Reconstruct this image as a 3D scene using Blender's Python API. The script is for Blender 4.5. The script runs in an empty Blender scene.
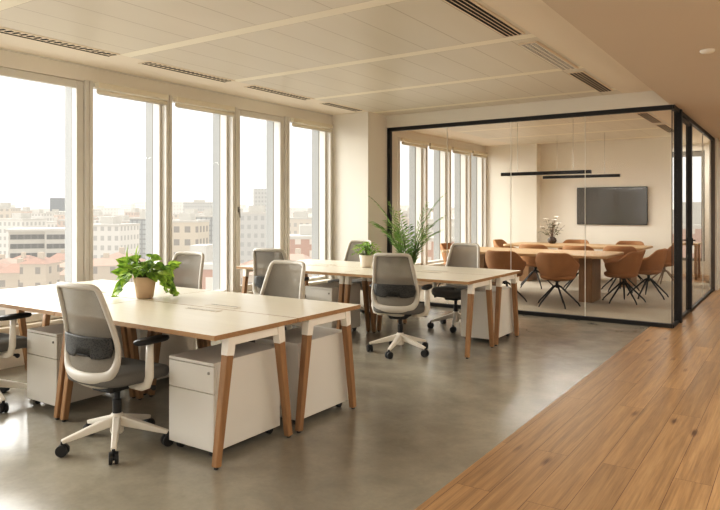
import bpy, bmesh, math, random
from mathutils import Vector, Matrix
rnd = random.Random(7)
C = bpy.context.scene.collection
PI = math.pi
R = math.radians

# ------------------------------------------------------------------ helpers
class MB:
    """collects shapes into one bmesh and links them as ONE mesh object"""
    def __init__(self): self.bm = bmesh.new()
    def box(self, x0, x1, y0, y1, z0, z1, mi=0):
        b = self.bm
        v = [b.verts.new(p) for p in ((x0,y0,z0),(x1,y0,z0),(x1,y1,z0),(x0,y1,z0),(x0,y0,z1),(x1,y0,z1),(x1,y1,z1),(x0,y1,z1))]
        for q in ((0,3,2,1),(4,5,6,7),(0,1,5,4),(1,2,6,5),(2,3,7,6),(3,0,4,7)):
            f = b.faces.new([v[i] for i in q]); f.material_index = mi
        return self
    def bar(self, p, q, w, d, w2=None, d2=None, up=(0,0,1)):
        """tapered rectangular bar from p to q"""
        p = Vector(p); q = Vector(q); a = (q-p).normalized(); u = Vector(up)
        if abs(a.dot(u)) > .97: u = Vector((1,0,0))
        s = a.cross(u).normalized(); t = s.cross(a).normalized()
        w2 = w if w2 is None else w2; d2 = d if d2 is None else d2
        r = []
        for c, ww, dd in ((p,w,d),(q,w2,d2)):
            r.append([self.bm.verts.new(c+s*(i*ww/2)+t*(j*dd/2)) for i,j in ((-1,-1),(1,-1),(1,1),(-1,1))])
        self._cap(r); return self
    def _cap(self, r, closed=True):
        n = len(r[0]); b = self.bm
        for k in range(len(r)-1):
            for i in range(n):
                b.faces.new((r[k][i], r[k][(i+1)%n], r[k+1][(i+1)%n], r[k+1][i]))
        if closed:
            b.faces.new(r[0][::-1]); b.faces.new(r[-1])
    def tube(self, pts, rad, n=10, close=False, sx=1.0, sy=1.0, up=(0,0,1)):
        pts = [Vector(p) for p in pts]; m = len(pts)
        rads = rad if isinstance(rad,(list,tuple)) else [rad]*m
        rings = []; prev = None
        for i, p in enumerate(pts):
            if close: a = (pts[(i+1)%m]-pts[i-1]).normalized()
            else: a = (pts[min(i+1,m-1)]-pts[max(i-1,0)]).normalized()
            u = Vector(up) if prev is None else prev
            if abs(a.dot(u)) > .98: u = Vector((1,0,0)) if abs(a.x)<.9 else Vector((0,1,0))
            s = a.cross(u).normalized(); t = s.cross(a).normalized()
            prev = t if not close else None
            rings.append([self.bm.verts.new(p+s*(math.cos(2*PI*k/n)*rads[i]*sx)+t*(math.sin(2*PI*k/n)*rads[i]*sy)) for k in range(n)])
        if close:
            rings.append(rings[0]); self._cap(rings, False)
        else: self._cap(rings)
        return self
    def lathe(self, prof, n=24, c=(0,0,0), cap=True):
        rings = []
        for r, z in prof:
            rings.append([self.bm.verts.new((c[0]+math.cos(2*PI*k/n)*r, c[1]+math.sin(2*PI*k/n)*r, c[2]+z)) for k in range(n)])
        self._cap(rings, cap); return self
    def prism(self, poly, z0, z1, mi=0, mside=None):
        b = self.bm
        lo = [b.verts.new((x,y,z0)) for x,y in poly]; hi = [b.verts.new((x,y,z1)) for x,y in poly]
        n = len(poly)
        f = b.faces.new(hi); f.material_index = mi
        f = b.faces.new(lo[::-1]); f.material_index = mi
        for i in range(n):
            f = b.faces.new((lo[i],lo[(i+1)%n],hi[(i+1)%n],hi[i])); f.material_index = mi if mside is None else mside
        return self
    def grid(self, rows, wrap=False):
        v = [[self.bm.verts.new(p) for p in r] for r in rows]
        for i in range(len(v)-1):
            m = len(v[i])
            for j in range(m if wrap else m-1):
                self.bm.faces.new((v[i][j], v[i][(j+1)%m], v[i+1][(j+1)%m], v[i+1][j]))
        return self
    def face(self, pts):
        self.bm.faces.new([self.bm.verts.new(p) for p in pts]); return self
    def build(self, name, mat, parent=None, bevel=0, seg=2, smooth=False, sub=0, solid=0, fixn=True, loc=None):
        if fixn: bmesh.ops.recalc_face_normals(self.bm, faces=self.bm.faces)
        me = bpy.data.meshes.new(name); self.bm.to_mesh(me); self.bm.free()
        for m in (mat if isinstance(mat,(list,tuple)) else [mat]): me.materials.append(m)
        if smooth:
            for p in me.polygons: p.use_smooth = True
        o = bpy.data.objects.new(name, me); C.objects.link(o)
        if loc: o.location = loc
        if parent: o.parent = parent
        if solid:
            m = o.modifiers.new('thickness','SOLIDIFY'); m.thickness = solid; m.offset = 0
        if bevel:
            m = o.modifiers.new('bevel','BEVEL'); m.width = bevel; m.segments = seg; m.limit_method = 'ANGLE'; m.angle_limit = R(35)
        if sub:
            m = o.modifiers.new('smooth','SUBSURF'); m.levels = sub; m.render_levels = sub
        return o

def empty(name, loc, rz=0):
    o = bpy.data.objects.new(name, None); C.objects.link(o)
    o.location = loc; o.rotation_euler = (0,0,rz); o.empty_display_size = .1
    return o
def tag(o, label, cat, group=None, kind=None):
    o['label'] = label; o['category'] = cat
    if group: o['group'] = group
    if kind: o['kind'] = kind
    return o
def struct(o): o['kind'] = 'structure'; return o
KIDS = {}
def copy_tree(o, parent=None):
    c = o.copy(); C.objects.link(c)
    if parent: c.parent = parent
    for ch in list(o.children): copy_tree(ch, c)
    return c

# ------------------------------------------------------------------ materials
def srgb(r, g, b):
    f = lambda c: (c/255/12.92 if c/255 <= .04045 else ((c/255+.055)/1.055)**2.4)
    return (f(r), f(g), f(b), 1)
class NT:
    def __init__(self, name):
        self.m = bpy.data.materials.new(name); self.m.use_nodes = True
        self.t = self.m.node_tree; self.t.nodes.clear()
        self.out = self.n('ShaderNodeOutputMaterial')
    def n(self, t, **k):
        x = self.t.nodes.new(t)
        for a, v in k.items():
            if a.startswith('i_'):
                x.inputs[a[2:].replace('_',' ')].default_value = v
            else: setattr(x, a, v)
        return x
    def l(self, a, b): self.t.links.new(a, b); return self
    def math(self, op, a, b=None, c=None):
        x = self.n('ShaderNodeMath', operation=op)
        for i, v in enumerate((a,b,c)):
            if v is None: continue
            if hasattr(v,'default_value') or hasattr(v,'is_linked'): self.l(v, x.inputs[i])
            else: x.inputs[i].default_value = v
        return x.outputs[0]
    def mixc(self, fac, a, b, mode='MIX'):
        x = self.n('ShaderNodeMix', data_type='RGBA', blend_type=mode)
        for s, v in ((x.inputs[0],fac),(x.inputs[6],a),(x.inputs[7],b)):
            if hasattr(v,'is_linked'): self.l(v, s)
            else: s.default_value = v
        return x.outputs[2]
    def ramp(self, fac, stops):
        x = self.n('ShaderNodeValToRGB'); e = x.color_ramp.elements
        while len(e) < len(stops): e.new(.5)
        for i,(p,c) in enumerate(stops): e[i].position = p; e[i].color = c
        self.l(fac, x.inputs[0]); return x.outputs[0]
    def coords(self, kind='Object', scale=(1,1,1), rot=(0,0,0)):
        tc = self.n('ShaderNodeTexCoord'); mp = self.n('ShaderNodeMapping')
        mp.inputs['Scale'].default_value = scale; mp.inputs['Rotation'].default_value = rot
        self.l(tc.outputs[kind], mp.inputs[0]); return mp.outputs[0]
    def noise(self, vec, scale, detail=4, rough=.5, dist=0):
        x = self.n('ShaderNodeTexNoise'); self.l(vec, x.inputs['Vector'])
        x.inputs['Scale'].default_value = scale; x.inputs['Detail'].default_value = detail
        x.inputs['Roughness'].default_value = rough; x.inputs['Distortion'].default_value = dist
        return x.outputs[0]
    def bsdf(self, col, rough=.5, metal=0, spec=.5, bump=None, bstr=.1, bdist=.01, **k):
        p = self.n('ShaderNodeBsdfPrincipled')
        for s, v in (('Base Color',col),('Roughness',rough),('Metallic',metal),('Specular IOR Level',spec)):
            if hasattr(v,'is_linked'): self.l(v, p.inputs[s])
            else: p.inputs[s].default_value = v
        for a, v in k.items(): p.inputs[a.replace('_',' ')].default_value = v
        if bump is not None:
            bn = self.n('ShaderNodeBump'); bn.inputs['Strength'].default_value = bstr; bn.inputs['Distance'].default_value = bdist
            self.l(bump, bn.inputs['Height']); self.l(bn.outputs[0], p.inputs['Normal'])
        return p.outputs[0]
    def done(self, sh): self.l(sh, self.out.inputs[0]); return self.m

def plain(name, col, rough=.5, metal=0, spec=.5, var=.06, scale=6):
    t = NT(name); n = t.noise(t.coords(), scale, 3)
    c2 = tuple(x*(1-var*2) for x in col[:3])+(1,)
    c = t.mixc(n, col, c2)
    return t.done(t.bsdf(c, rough, metal, spec, bump=n, bstr=.02))

def wood(name, c1, c2, axis='X', rough=.45, scale=1.0, spec=.4):
    t = NT(name)
    sc = {'X':(.7,9,9),'Y':(9,.7,9),'Z':(9,9,.7)}[axis]
    v = t.coords('Object', tuple(s*scale for s in sc))
    n = t.noise(v, 2.2, 6, .6, .6); n2 = t.noise(v, 9, 3, .6)
    f = t.math('ADD', t.math('MULTIPLY', n, .75), t.math('MULTIPLY', n2, .3))
    c = t.ramp(f, [(.3,c1),(.75,c2)])
    return t.done(t.bsdf(c, rough, 0, spec, bump=n2, bstr=.03))

M = {}
M['wall'] = plain('wall_paint', srgb(226,219,207), .85, 0, .2, .02, 1.5)
M['wall_room'] = plain('wall_room_paint', srgb(232,225,212), .85, 0, .2, .02, 1.5)
M['soffit'] = plain('soffit_paint', srgb(208,194,174), .85, 0, .2, .02, 1.5)
M['frame'] = plain('window_frame_metal', srgb(214,209,200), .45, 0, .4, .03)
M['fin'] = plain('facade_fin', srgb(150,150,148), .6, 0, .3, .03)
M['bronze'] = plain('bronze_metal', srgb(84,74,62), .5, 0, .4, .04)
M['gasket'] = plain('grey_gasket', srgb(120,116,108), .7, 0, .3, .03)
M['sill'] = plain('sill_paint', srgb(230,222,208), .6, 0, .3, .02)
M['blind'] = plain('blind_fabric', srgb(224,214,194), .8, 0, .2, .04, 30)
M['black'] = plain('black_metal', srgb(28,26,24), .45, 0, .4, .05)
M['blackplastic'] = plain('black_plastic', srgb(34,33,32), .5, 0, .4, .05)
M['white'] = plain('white_lacquer', srgb(218,213,203), .42, 0, .45, .015)
M['whitemetal'] = plain('white_metal', srgb(236,229,216), .4, 0, .45, .015)
M['chairframe'] = plain('chair_frame_plastic', srgb(190,183,171), .45, 0, .45, .02)
M['chairbase'] = plain('chair_base_plastic', srgb(222,214,200), .4, 0, .45, .02)
M['seat'] = plain('seat_fabric', srgb(112,109,103), .95, 0, .15, .12, 220)
M['chrome'] = plain('brushed_steel', srgb(150,146,138), .3, .9, .5, .03)
M['leg'] = wood('oak_leg', srgb(128,94,60), srgb(164,126,86), 'Z', .5)
M['edge'] = wood('plywood_edge', srgb(142,108,72), srgb(174,138,98), 'X', .5)
M['top'] = wood('maple_desktop', srgb(212,203,183), srgb(224,216,197), 'X', .30, .6, .45)
M['tabletop'] = wood('oak_tabletop', srgb(164,132,94), srgb(188,156,118), 'X', .45)
M['tableleg'] = wood('oak_slab', srgb(122,94,66), srgb(154,122,90), 'Z', .5)
M['tan'] = plain('tan_leather', srgb(160,114,74), .7, 0, .35, .1, 14)
M['taupe'] = plain('taupe_metal', srgb(150,130,106), .5, 0, .4, .05)
M['potclay'] = plain('clay_pot', srgb(196,168,140), .8, 0, .2, .05, 12)
M['potwhite'] = plain('white_pot', srgb(226,214,198), .6, 0, .3, .04, 12)
M['potgrey'] = plain('grey_pot', srgb(150,142,130), .7, 0, .3, .05, 12)
M['potdark'] = plain('dark_vase', srgb(70,54,42), .4, 0, .4, .06, 12)
M['soil'] = plain('soil', srgb(58,44,34), .95, 0, .1, .3, 60)
M['stem'] = plain('plant_stem', srgb(92,104,52), .7, 0, .2, .1, 20)
M['brownstem'] = plain('brown_stem', srgb(112,84,60), .8, 0, .2, .1, 20)
M['petal'] = plain('white_petal', srgb(236,230,220), .7, 0, .2, .03, 20)
M['slot'] = plain('dark_slot', srgb(46,42,38), .8, 0, .2, .05)
M['diffuser'] = plain('ceiling_grille', srgb(196,190,178), .5, 0, .4, .05)
M['pullstrip'] = plain('glass_joint', srgb(240,238,230), .3, 0, .5, .02)

def leafmat(name, a, b, scale=9):
    t = NT(name); n = t.noise(t.coords(), scale, 3, .6)
    c = t.ramp(n, [(.35,a),(.65,b)])
    p = t.bsdf(c, .42, 0, .45); tr = t.n('ShaderNodeBsdfTranslucent'); t.l(c, tr.inputs[0])
    mx = t.n('ShaderNodeMixShader'); mx.inputs[0].default_value = .35
    t.l(p, mx.inputs[1]); t.l(tr.outputs[0], mx.inputs[2]); return t.done(mx.outputs[0])
M['pothos'] = leafmat('pothos_leaf', srgb(70,112,32), srgb(172,204,84), 18)
M['bushleaf'] = leafmat('bush_leaf', srgb(96,148,44), srgb(176,206,92), 16)
M['palm'] = leafmat('palm_leaf', srgb(70,110,46), srgb(140,172,88), 5)
M['darkleaf'] = leafmat('dark_leaf', srgb(50,56,36), srgb(104,104,74), 8)

def glass(name, tint, fac_bias=0.0, rough=0.0, graze=.6):
    t = NT(name)
    tr = t.n('ShaderNodeBsdfTransparent'); tr.inputs[0].default_value = tint
    gl = t.n('ShaderNodeBsdfGlossy'); gl.inputs['Roughness'].default_value = rough
    lw = t.n('ShaderNodeLayerWeight')
    f = t.math('ADD', t.math('MULTIPLY', t.math('POWER', lw.outputs['Facing'], 5.0), graze), .005+fac_bias)
    mx = t.n('ShaderNodeMixShader'); t.l(f, mx.inputs[0]); t.l(tr.outputs[0], mx.inputs[1]); t.l(gl.outputs[0], mx.inputs[2])
    return t.done(mx.outputs[0])
M['glass'] = glass('clear_glass', (.985,.985,.975,1))
M['partglass'] = glass('partition_glass', (.975,.97,.96,1), .004, 0.0, .22)

# mesh fabric of the office chair backs: woven and a little see-through
t = NT('chair_mesh_fabric')
n = t.noise(t.coords(), 260, 2); c = t.mixc(n, srgb(146,139,128), srgb(114,109,100))
p = t.bsdf(c, .9, 0, .15); tr = t.n('ShaderNodeBsdfTransparent')
mx = t.n('ShaderNodeMixShader'); mx.inputs[0].default_value = .10
t.l(p, mx.inputs[1]); t.l(tr.outputs[0], mx.inputs[2]); M['mesh'] = t.done(mx.outputs[0])
# perforated dark lumbar plate
t = NT('perforated_plastic')
v = t.n('ShaderNodeTexVoronoi'); v.inputs['Scale'].default_value = 80; t.l(t.coords('Object',(1,.2,1.5)), v.inputs['Vector'])
c = t.ramp(v.outputs[0], [(.25,srgb(22,21,20)),(.5,srgb(62,60,56))])
M['lumbar'] = t.done(t.bsdf(c, .6, 0, .3))

# polished concrete
t = NT('polished_concrete'); v = t.coords()
n1 = t.noise(v, .55, 5, .6, .8); n2 = t.noise(v, 3.5, 6, .65, .3); n3 = t.noise(v, 40, 3)
f = t.math('ADD', t.math('MULTIPLY', n1, .6), t.math('ADD', t.math('MULTIPLY', n2, .35), t.math('MULTIPLY', n3, .08)))
c = t.ramp(f, [(.3,srgb(112,107,96)),(.5,srgb(138,132,118)),(.72,srgb(165,158,142))])
r = t.math('ADD', t.math('MULTIPLY', n2, .18), .12)
M['concrete'] = t.done(t.bsdf(c, r, 0, .5, bump=n2, bstr=.02))

# oak planks running along Y
t = NT('oak_planks')
tc = t.n('ShaderNodeTexCoord'); sp = t.n('ShaderNodeSeparateXYZ'); t.l(tc.outputs['Object'], sp.inputs[0])
cb = t.n('ShaderNodeCombineXYZ'); t.l(sp.outputs['Y'], cb.inputs[0]); t.l(sp.outputs['X'], cb.inputs[1])
br = t.n('ShaderNodeTexBrick', offset=.37, offset_frequency=2, squash=1.0)
t.l(cb.outputs[0], br.inputs['Vector'])
for k, x in (('Scale',1.0),('Mortar Size',.0016),('Mortar Smooth',.1),('Bias',0.0),('Brick Width',1.9),('Row Height',.185)): br.inputs[k].default_value = x
br.inputs['Color1'].default_value = (0,0,0,1); br.inputs['Color2'].default_value = (1,1,1,1); br.inputs['Mortar'].default_value = (.5,.5,.5,1)
off = t.n('ShaderNodeVectorMath', operation='MULTIPLY_ADD'); t.l(br.outputs['Color'], off.inputs[0]); off.inputs[1].default_value = (7.3,5.1,0)
mp = t.n('ShaderNodeMapping'); mp.inputs['Scale'].default_value = (13,.42,1); t.l(tc.outputs['Object'], mp.inputs[0]); t.l(mp.outputs[0], off.inputs[2])
g1 = t.noise(off.outputs[0], 1.6, 7, .62, 1.1); g2 = t.noise(off.outputs[0], 9, 4, .6)
mp2 = t.n('ShaderNodeMapping'); mp2.inputs['Scale'].default_value = (3.2,.85,1); t.l(tc.outputs['Object'], mp2.inputs[0])
vo = t.n('ShaderNodeTexVoronoi'); vo.inputs['Scale'].default_value = 1.9; t.l(mp2.outputs[0], vo.inputs['Vector'])
wob = t.math('ADD', vo.outputs[0], t.math('MULTIPLY', t.math('SUBTRACT', g2, .5), .16))
knot = t.ramp(wob, [(.04,(0,0,0,1)),(.17,(1,1,1,1))])
f = t.math('ADD', t.math('MULTIPLY', g1, .62), t.math('MULTIPLY', g2, .3))
c = t.ramp(f, [(.30,srgb(126,97,65)),(.5,srgb(172,136,96)),(.70,srgb(197,162,119))])
tone = t.ramp(br.outputs['Color'], [(0,(.80,.79,.77,1)),(1,(1.08,1.06,1.04,1))])
c = t.mixc(1.0, c, tone, 'MULTIPLY'); kc = t.mixc(knot, srgb(92,60,36), (1,1,1,1)); c = t.mixc(.8, c, kc, 'MULTIPLY')
c = t.mixc(br.outputs['Fac'], c, srgb(88,60,38))
M['oak'] = t.done(t.bsdf(c, t.math('ADD', t.math('MULTIPLY', g1, .2), .26), 0, .45, bump=g2, bstr=.04))

# carpet
t = NT('carpet'); n = t.noise(t.coords(), 130, 3); n2 = t.noise(t.coords(), 2.5, 4)
c = t.mixc(n, srgb(186,176,160), srgb(150,142,128)); c = t.mixc(t.math('MULTIPLY', n2, .35), c, srgb(204,194,178))
M['carpet'] = t.done(t.bsdf(c, .95, 0, .1, bump=n, bstr=.25, bdist=.005))

# metal ceiling: plank seams along Y, pale flush bands across every 1.45 m
t = NT('metal_ceiling_panels'); tc = t.n('ShaderNodeTexCoord'); sp = t.n('ShaderNodeSeparateXYZ'); t.l(tc.outputs['Object'], sp.inputs[0])
X, Y = sp.outputs['X'], sp.outputs['Y']
def near(c, pitch, offs, half):
    m = t.math('MODULO', t.math('ADD', c, offs), pitch)
    return t.math('LESS_THAN', t.math('ABSOLUTE', t.math('SUBTRACT', m, pitch/2)), half)
seam = near(X, .37, 20.0, .0045); band = near(Y, 1.445, 18.5375, .065)
bedge = t.math('SUBTRACT', near(Y, 1.445, 18.5375, .069), band)
inside = t.math('MULTIPLY', t.math('GREATER_THAN', X, -5.27), t.math('LESS_THAN', X, -1.83))
n = t.noise(t.coords('Object',(1,.15,1)), 2.0, 2)
pc = t.mixc(n, srgb(220,211,194), srgb(208,198,180))
pc = t.mixc(t.math('MULTIPLY', seam, .55), pc, srgb(150,132,108))
pc = t.mixc(bedge, pc, srgb(176,162,140)); pc = t.mixc(band, pc, srgb(240,232,214))
c = t.mixc(inside, srgb(232,220,202), pc)
rg = t.math('SUBTRACT', .85, t.math('MULTIPLY', t.math('MULTIPLY', inside, t.math('SUBTRACT', 1.0, band)), .47))
M['ceiling'] = t.done(t.bsdf(c, rg, 0, .4))

# dark tv screen
t = NT('screen_glass'); n = t.noise(t.coords(), 3, 2)
M['screen'] = t.done(t.bsdf(t.mixc(n, srgb(84,80,74), srgb(70,67,62)), .1, 0, .9))

# ------------------------------------------------------------------ city materials (pale, distance haze painted in as a glow mixed into each surface)
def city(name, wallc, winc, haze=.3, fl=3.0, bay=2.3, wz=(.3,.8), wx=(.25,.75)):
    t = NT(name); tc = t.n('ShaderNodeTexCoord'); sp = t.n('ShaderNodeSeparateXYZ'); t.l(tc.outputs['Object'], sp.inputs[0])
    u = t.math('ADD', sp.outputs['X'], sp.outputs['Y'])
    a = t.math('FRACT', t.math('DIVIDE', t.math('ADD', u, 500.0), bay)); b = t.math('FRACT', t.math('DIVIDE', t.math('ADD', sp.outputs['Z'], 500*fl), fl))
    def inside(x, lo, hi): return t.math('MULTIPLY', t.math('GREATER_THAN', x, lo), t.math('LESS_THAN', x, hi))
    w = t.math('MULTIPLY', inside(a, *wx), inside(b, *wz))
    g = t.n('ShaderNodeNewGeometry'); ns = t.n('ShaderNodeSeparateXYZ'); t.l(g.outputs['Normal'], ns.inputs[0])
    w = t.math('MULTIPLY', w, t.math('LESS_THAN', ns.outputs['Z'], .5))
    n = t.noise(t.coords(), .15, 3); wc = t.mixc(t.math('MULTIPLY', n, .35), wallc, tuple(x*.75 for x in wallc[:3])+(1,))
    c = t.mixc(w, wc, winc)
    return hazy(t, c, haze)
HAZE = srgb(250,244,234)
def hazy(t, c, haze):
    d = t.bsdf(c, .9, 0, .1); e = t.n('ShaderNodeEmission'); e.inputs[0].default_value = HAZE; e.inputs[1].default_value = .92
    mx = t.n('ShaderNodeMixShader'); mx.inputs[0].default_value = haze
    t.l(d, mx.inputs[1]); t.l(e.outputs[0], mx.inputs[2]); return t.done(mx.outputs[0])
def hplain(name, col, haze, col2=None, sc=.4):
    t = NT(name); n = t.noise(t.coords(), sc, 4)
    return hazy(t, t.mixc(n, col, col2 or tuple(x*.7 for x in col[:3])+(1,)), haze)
WIN = srgb(96,92,88)
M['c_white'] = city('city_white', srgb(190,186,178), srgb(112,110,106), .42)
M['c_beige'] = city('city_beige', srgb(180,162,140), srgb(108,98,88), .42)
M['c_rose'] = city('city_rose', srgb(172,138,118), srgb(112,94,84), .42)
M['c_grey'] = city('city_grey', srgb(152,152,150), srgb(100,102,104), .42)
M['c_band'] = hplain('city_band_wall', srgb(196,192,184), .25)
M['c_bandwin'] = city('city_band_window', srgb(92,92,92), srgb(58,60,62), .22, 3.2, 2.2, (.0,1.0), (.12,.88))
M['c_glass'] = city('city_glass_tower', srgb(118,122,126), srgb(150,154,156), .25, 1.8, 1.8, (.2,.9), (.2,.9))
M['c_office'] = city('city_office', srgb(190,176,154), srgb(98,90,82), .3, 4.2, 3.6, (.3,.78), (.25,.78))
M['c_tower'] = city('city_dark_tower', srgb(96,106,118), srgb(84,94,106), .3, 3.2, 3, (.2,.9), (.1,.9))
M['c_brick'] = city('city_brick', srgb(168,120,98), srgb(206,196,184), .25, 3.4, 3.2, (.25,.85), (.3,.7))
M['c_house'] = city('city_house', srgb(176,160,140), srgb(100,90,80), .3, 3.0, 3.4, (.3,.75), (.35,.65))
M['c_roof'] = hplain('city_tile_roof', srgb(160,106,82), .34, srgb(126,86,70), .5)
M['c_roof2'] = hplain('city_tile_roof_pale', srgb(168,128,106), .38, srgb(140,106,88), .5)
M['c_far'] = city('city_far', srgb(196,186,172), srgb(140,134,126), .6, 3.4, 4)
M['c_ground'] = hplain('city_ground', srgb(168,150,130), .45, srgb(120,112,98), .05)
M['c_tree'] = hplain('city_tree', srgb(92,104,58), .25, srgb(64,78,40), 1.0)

# ------------------------------------------------------------------ room shell
WX = -5.945          # inner face of the window wall
HC, HS = 2.87, 2.69  # ceiling, soffit height
GY = 8.615           # glass front plane
GX = -1.277          # glass side plane
YR = -2.5            # rear of the office
BW = 14.2            # meeting room back wall
def slab(name, x0, x1, y0, y1, z0, z1, mat): return struct(MB().box(x0,x1,y0,y1,z0,z1).build(name, mat))
slab('floor_concrete', -6.3, -1.515, YR, GY, -.2, 0, M['concrete'])
slab('floor_oak', -1.515, 3.0, YR, 17, -.2, 0, M['oak'])
slab('floor_carpet', -6.3, GX-.06, GY, BW+.02, -.2, .004, M['carpet'])
slab('floor_back', -6.3, -1.28, BW+.02, 17, -.2, 0, M['oak'])
slab('ceiling', -6.4, GX+.3, YR, 17, HC, HC+.15, M['ceiling'])
o = MB().box(GX-.02, 3.0, YR, 17, HS, HS+.32).build('ceiling_soffit', M['soffit']); struct(o)
slab('wall_above_glass', -5.29, GX+.02, GY-.05, GY+.05, 2.685, HC, M['wall'])
slab('wall_above_window', -6.25, WX, YR, 17, 2.71, HC, M['wall'])
slab('wall_sill', -6.25, WX+.05, YR, 14.0, 0, .345, M['sill'])
slab('trim_1', -6.25, WX+.09, YR, 14.0, .345, .37, M['sill'])
slab('trim_2', WX, WX+.025, YR, 8.05, HC-.012, HC, M['frame'])
slab('pillar', -6.25, -5.28, 8.05, 8.9, 0, HC, M['wall'])
slab('pillar_room', -6.25, -4.76, 13.95, BW, 0, HC, M['wall_room'])
slab('wall_back', -6.25, -2.13, BW, BW+.12, 0, HC, M['wall_room'])
slab('wall_corridor', GX-.06, GX+.06, 13.1, 16.4, 0, HC, M['wall'])
slab('baseboard_corridor', GX+.06, GX+.075, 13.1, 16.4, 0, .1, M['sill'])
slab('baseboard_back', -4.76, -2.13, BW-.015, BW, .004, .09, M['sill'])
slab('wall_corridor_end', GX-.06, 3.0, 16.4, 16.55, 0, HC, M['wall'])
slab('wall_right', 2.4, 2.55, YR, 16.4, 0, HC, M['wall'])
# alcove behind the meeting room
slab('wall_alcove', -3.6, -3.5, BW+.12, 16.4, 0, HC, M['wall'])
o = MB()
o.box(-3.5,-2.9,16,16.12,0,HC).box(-1.72,GX-.06,16,16.12,0,HC).box(-2.9,-1.72,16,16.12,2.72,HC).box(-2.9,-1.72,16,16.12,0,.3)
struct(o.build('wall_alcove_end', M['wall']))
# rear wall of the office: unseen, left open between posts to let in fill daylight
o = MB()
for x in (-6.2,-4.4,-2.6,-.8,1.0,2.4): o.box(x-.08,x+.08,YR-.1,YR,0,HC)
o.box(-6.2,2.4,YR-.1,YR,0,.3).box(-6.2,2.4,YR-.1,YR,2.6,HC+.02)
struct(o.build('wall_rear', M['frame']))

# ------------------------------------------------------------------ windows of the long facade
def window(n, y0, y1, inner=False):
    """a glazed bay between two mullion centres; inner = an openable leaf with its own frame"""
    a, b = y0+.042, y1-.042
    w = empty('window_%d' % n, (WX, (y0+y1)/2, .37)); struct(w)
    L = lambda mb: mb
    zc = .37; ym = (y0+y1)/2
    m = MB(); h = 2.71-zc
    t = .03
    m.box(-.16,-.05,a-ym,a-ym+t,0,h).box(-.16,-.05,b-ym-t,b-ym,0,h).box(-.16,-.05,a-ym+t,b-ym-t,0,t+.01).box(-.16,-.05,a-ym+t,b-ym-t,h-t,h)
    m.build('frame', M['frame'], w, .004)
    if inner:
        m = MB(); s = .004; e = .075
        m.box(-.049,.0,a-ym+s,a-ym+s+e,s,h-s).box(-.049,.0,b-ym-s-e,b-ym-s,s,h-s).box(-.049,.0,a-ym+s+e,b-ym-s-e,s,s+e).box(-.049,.0,a-ym+s+e,b-ym-s-e,h-s-e,h-s)
        sash = m.build('sash', M['frame'], w, .006)
        hm = MB(); hy = a-ym+s+e/2
        hm.box(.0,.012,hy-.012,hy+.012,1.02,1.09).bar((.02,hy,1.06),(.03,hy,.95),.016,.012)
        hm.build('handle', M['chrome'], sash, .003)
    MB().box(-.105,-.095,a-ym+.02,b-ym-.02,.02,h-.02).build('pane', M['glass'], w)
    return w
def mullion(n, y, bay):
    o = MB().box(-6.125, WX+.03, y-.042, y-.006, .37, 2.72).box(-6.125, WX+.03, y+.006, y+.042, .37, 2.72).box(-6.125, WX+.018, y-.007, y+.007, .37, 2.72).build('trim_%d' % n, M['frame'], None, .003)
    struct(o)
def fin(n, y):
    o = struct(MB().box(-6.28, -6.145, y-.042, y+.042, -.6, 3.3).build('trim_%d' % n, M['fin'], None, .004))
    struct(MB().box(-6.146, -6.124, y-.05, y+.05, .37, 2.72).build('gasket', M['gasket'], o))
ys = [-2.25,-1.2,-.16,.88,1.9,3.92,4.92,5.96,6.98,8.02]
tn = 10
for i in range(len(ys)):
    mullion(tn, ys[i], 0); tn += 1
    fin(tn, ys[i]); tn += 1
for i in range(len(ys)-1): window(i+1, ys[i], ys[i+1], inner=(i in (4,7)))
ys2 = [8.95,10.02,11.06,12.08,13.06,13.93]
for y in ys2:
    mullion(tn, y, 0); tn += 1
    fin(tn, y); tn += 1
for i in range(len(ys2)-1): window(20+i, ys2[i], ys2[i+1])
# roller blinds rolled up at the window heads
def blind(y0, y1, label, drop=.0):
    b = empty('roller_blind', (WX+.062, (y0+y1)/2, 2.63)); h = (y1-y0)/2-.06
    tag(b, label, 'blind', 'rolled up roller blinds along the windows')
    MB().box(-.036,.03,-h,h,.02,.078).build('cassette', M['blind'], b, .008)
    MB().tube([(0,-h+.01,-.012),(0,h-.01,-.012)],.024,12).build('fabric_roll', M['blind'], b, smooth=True)
    MB().tube([(.0,-h+.02,-.035-drop),(.0,h-.02,-.035-drop)],.009,8).build('bottom_rail', M['frame'], b, smooth=True)
blind(3.92,4.92,'beige rolled-up blind over the second office window, the one behind the trailing plant')
blind(4.92,5.96,'beige rolled-up blind over the third office window, between two plain mullions')
blind(6.98,8.02,'beige rolled-up blind over the office window next to the pillar')
for i, nm in enumerate(('first','second','third','last')):
    blind(ys2[i+1], ys2[i+2], 'beige rolled-up blind over the %s window visible inside the glass meeting room' % nm)

# alcove window
w = empty('window_30', (-2.31,16.02,.3)); struct(w)
m = MB(); m.box(-.59,-.52,0,.08,0,2.42).box(.52,.59,0,.08,0,2.42).box(-.52,.52,0,.08,0,.06).box(-.52,.52,0,.08,2.3,2.42)
m.build('frame', M['gasket'], w, .004); MB().box(-.55,.55,.03,.04,.03,2.35).build('pane', M['glass'], w)

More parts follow.
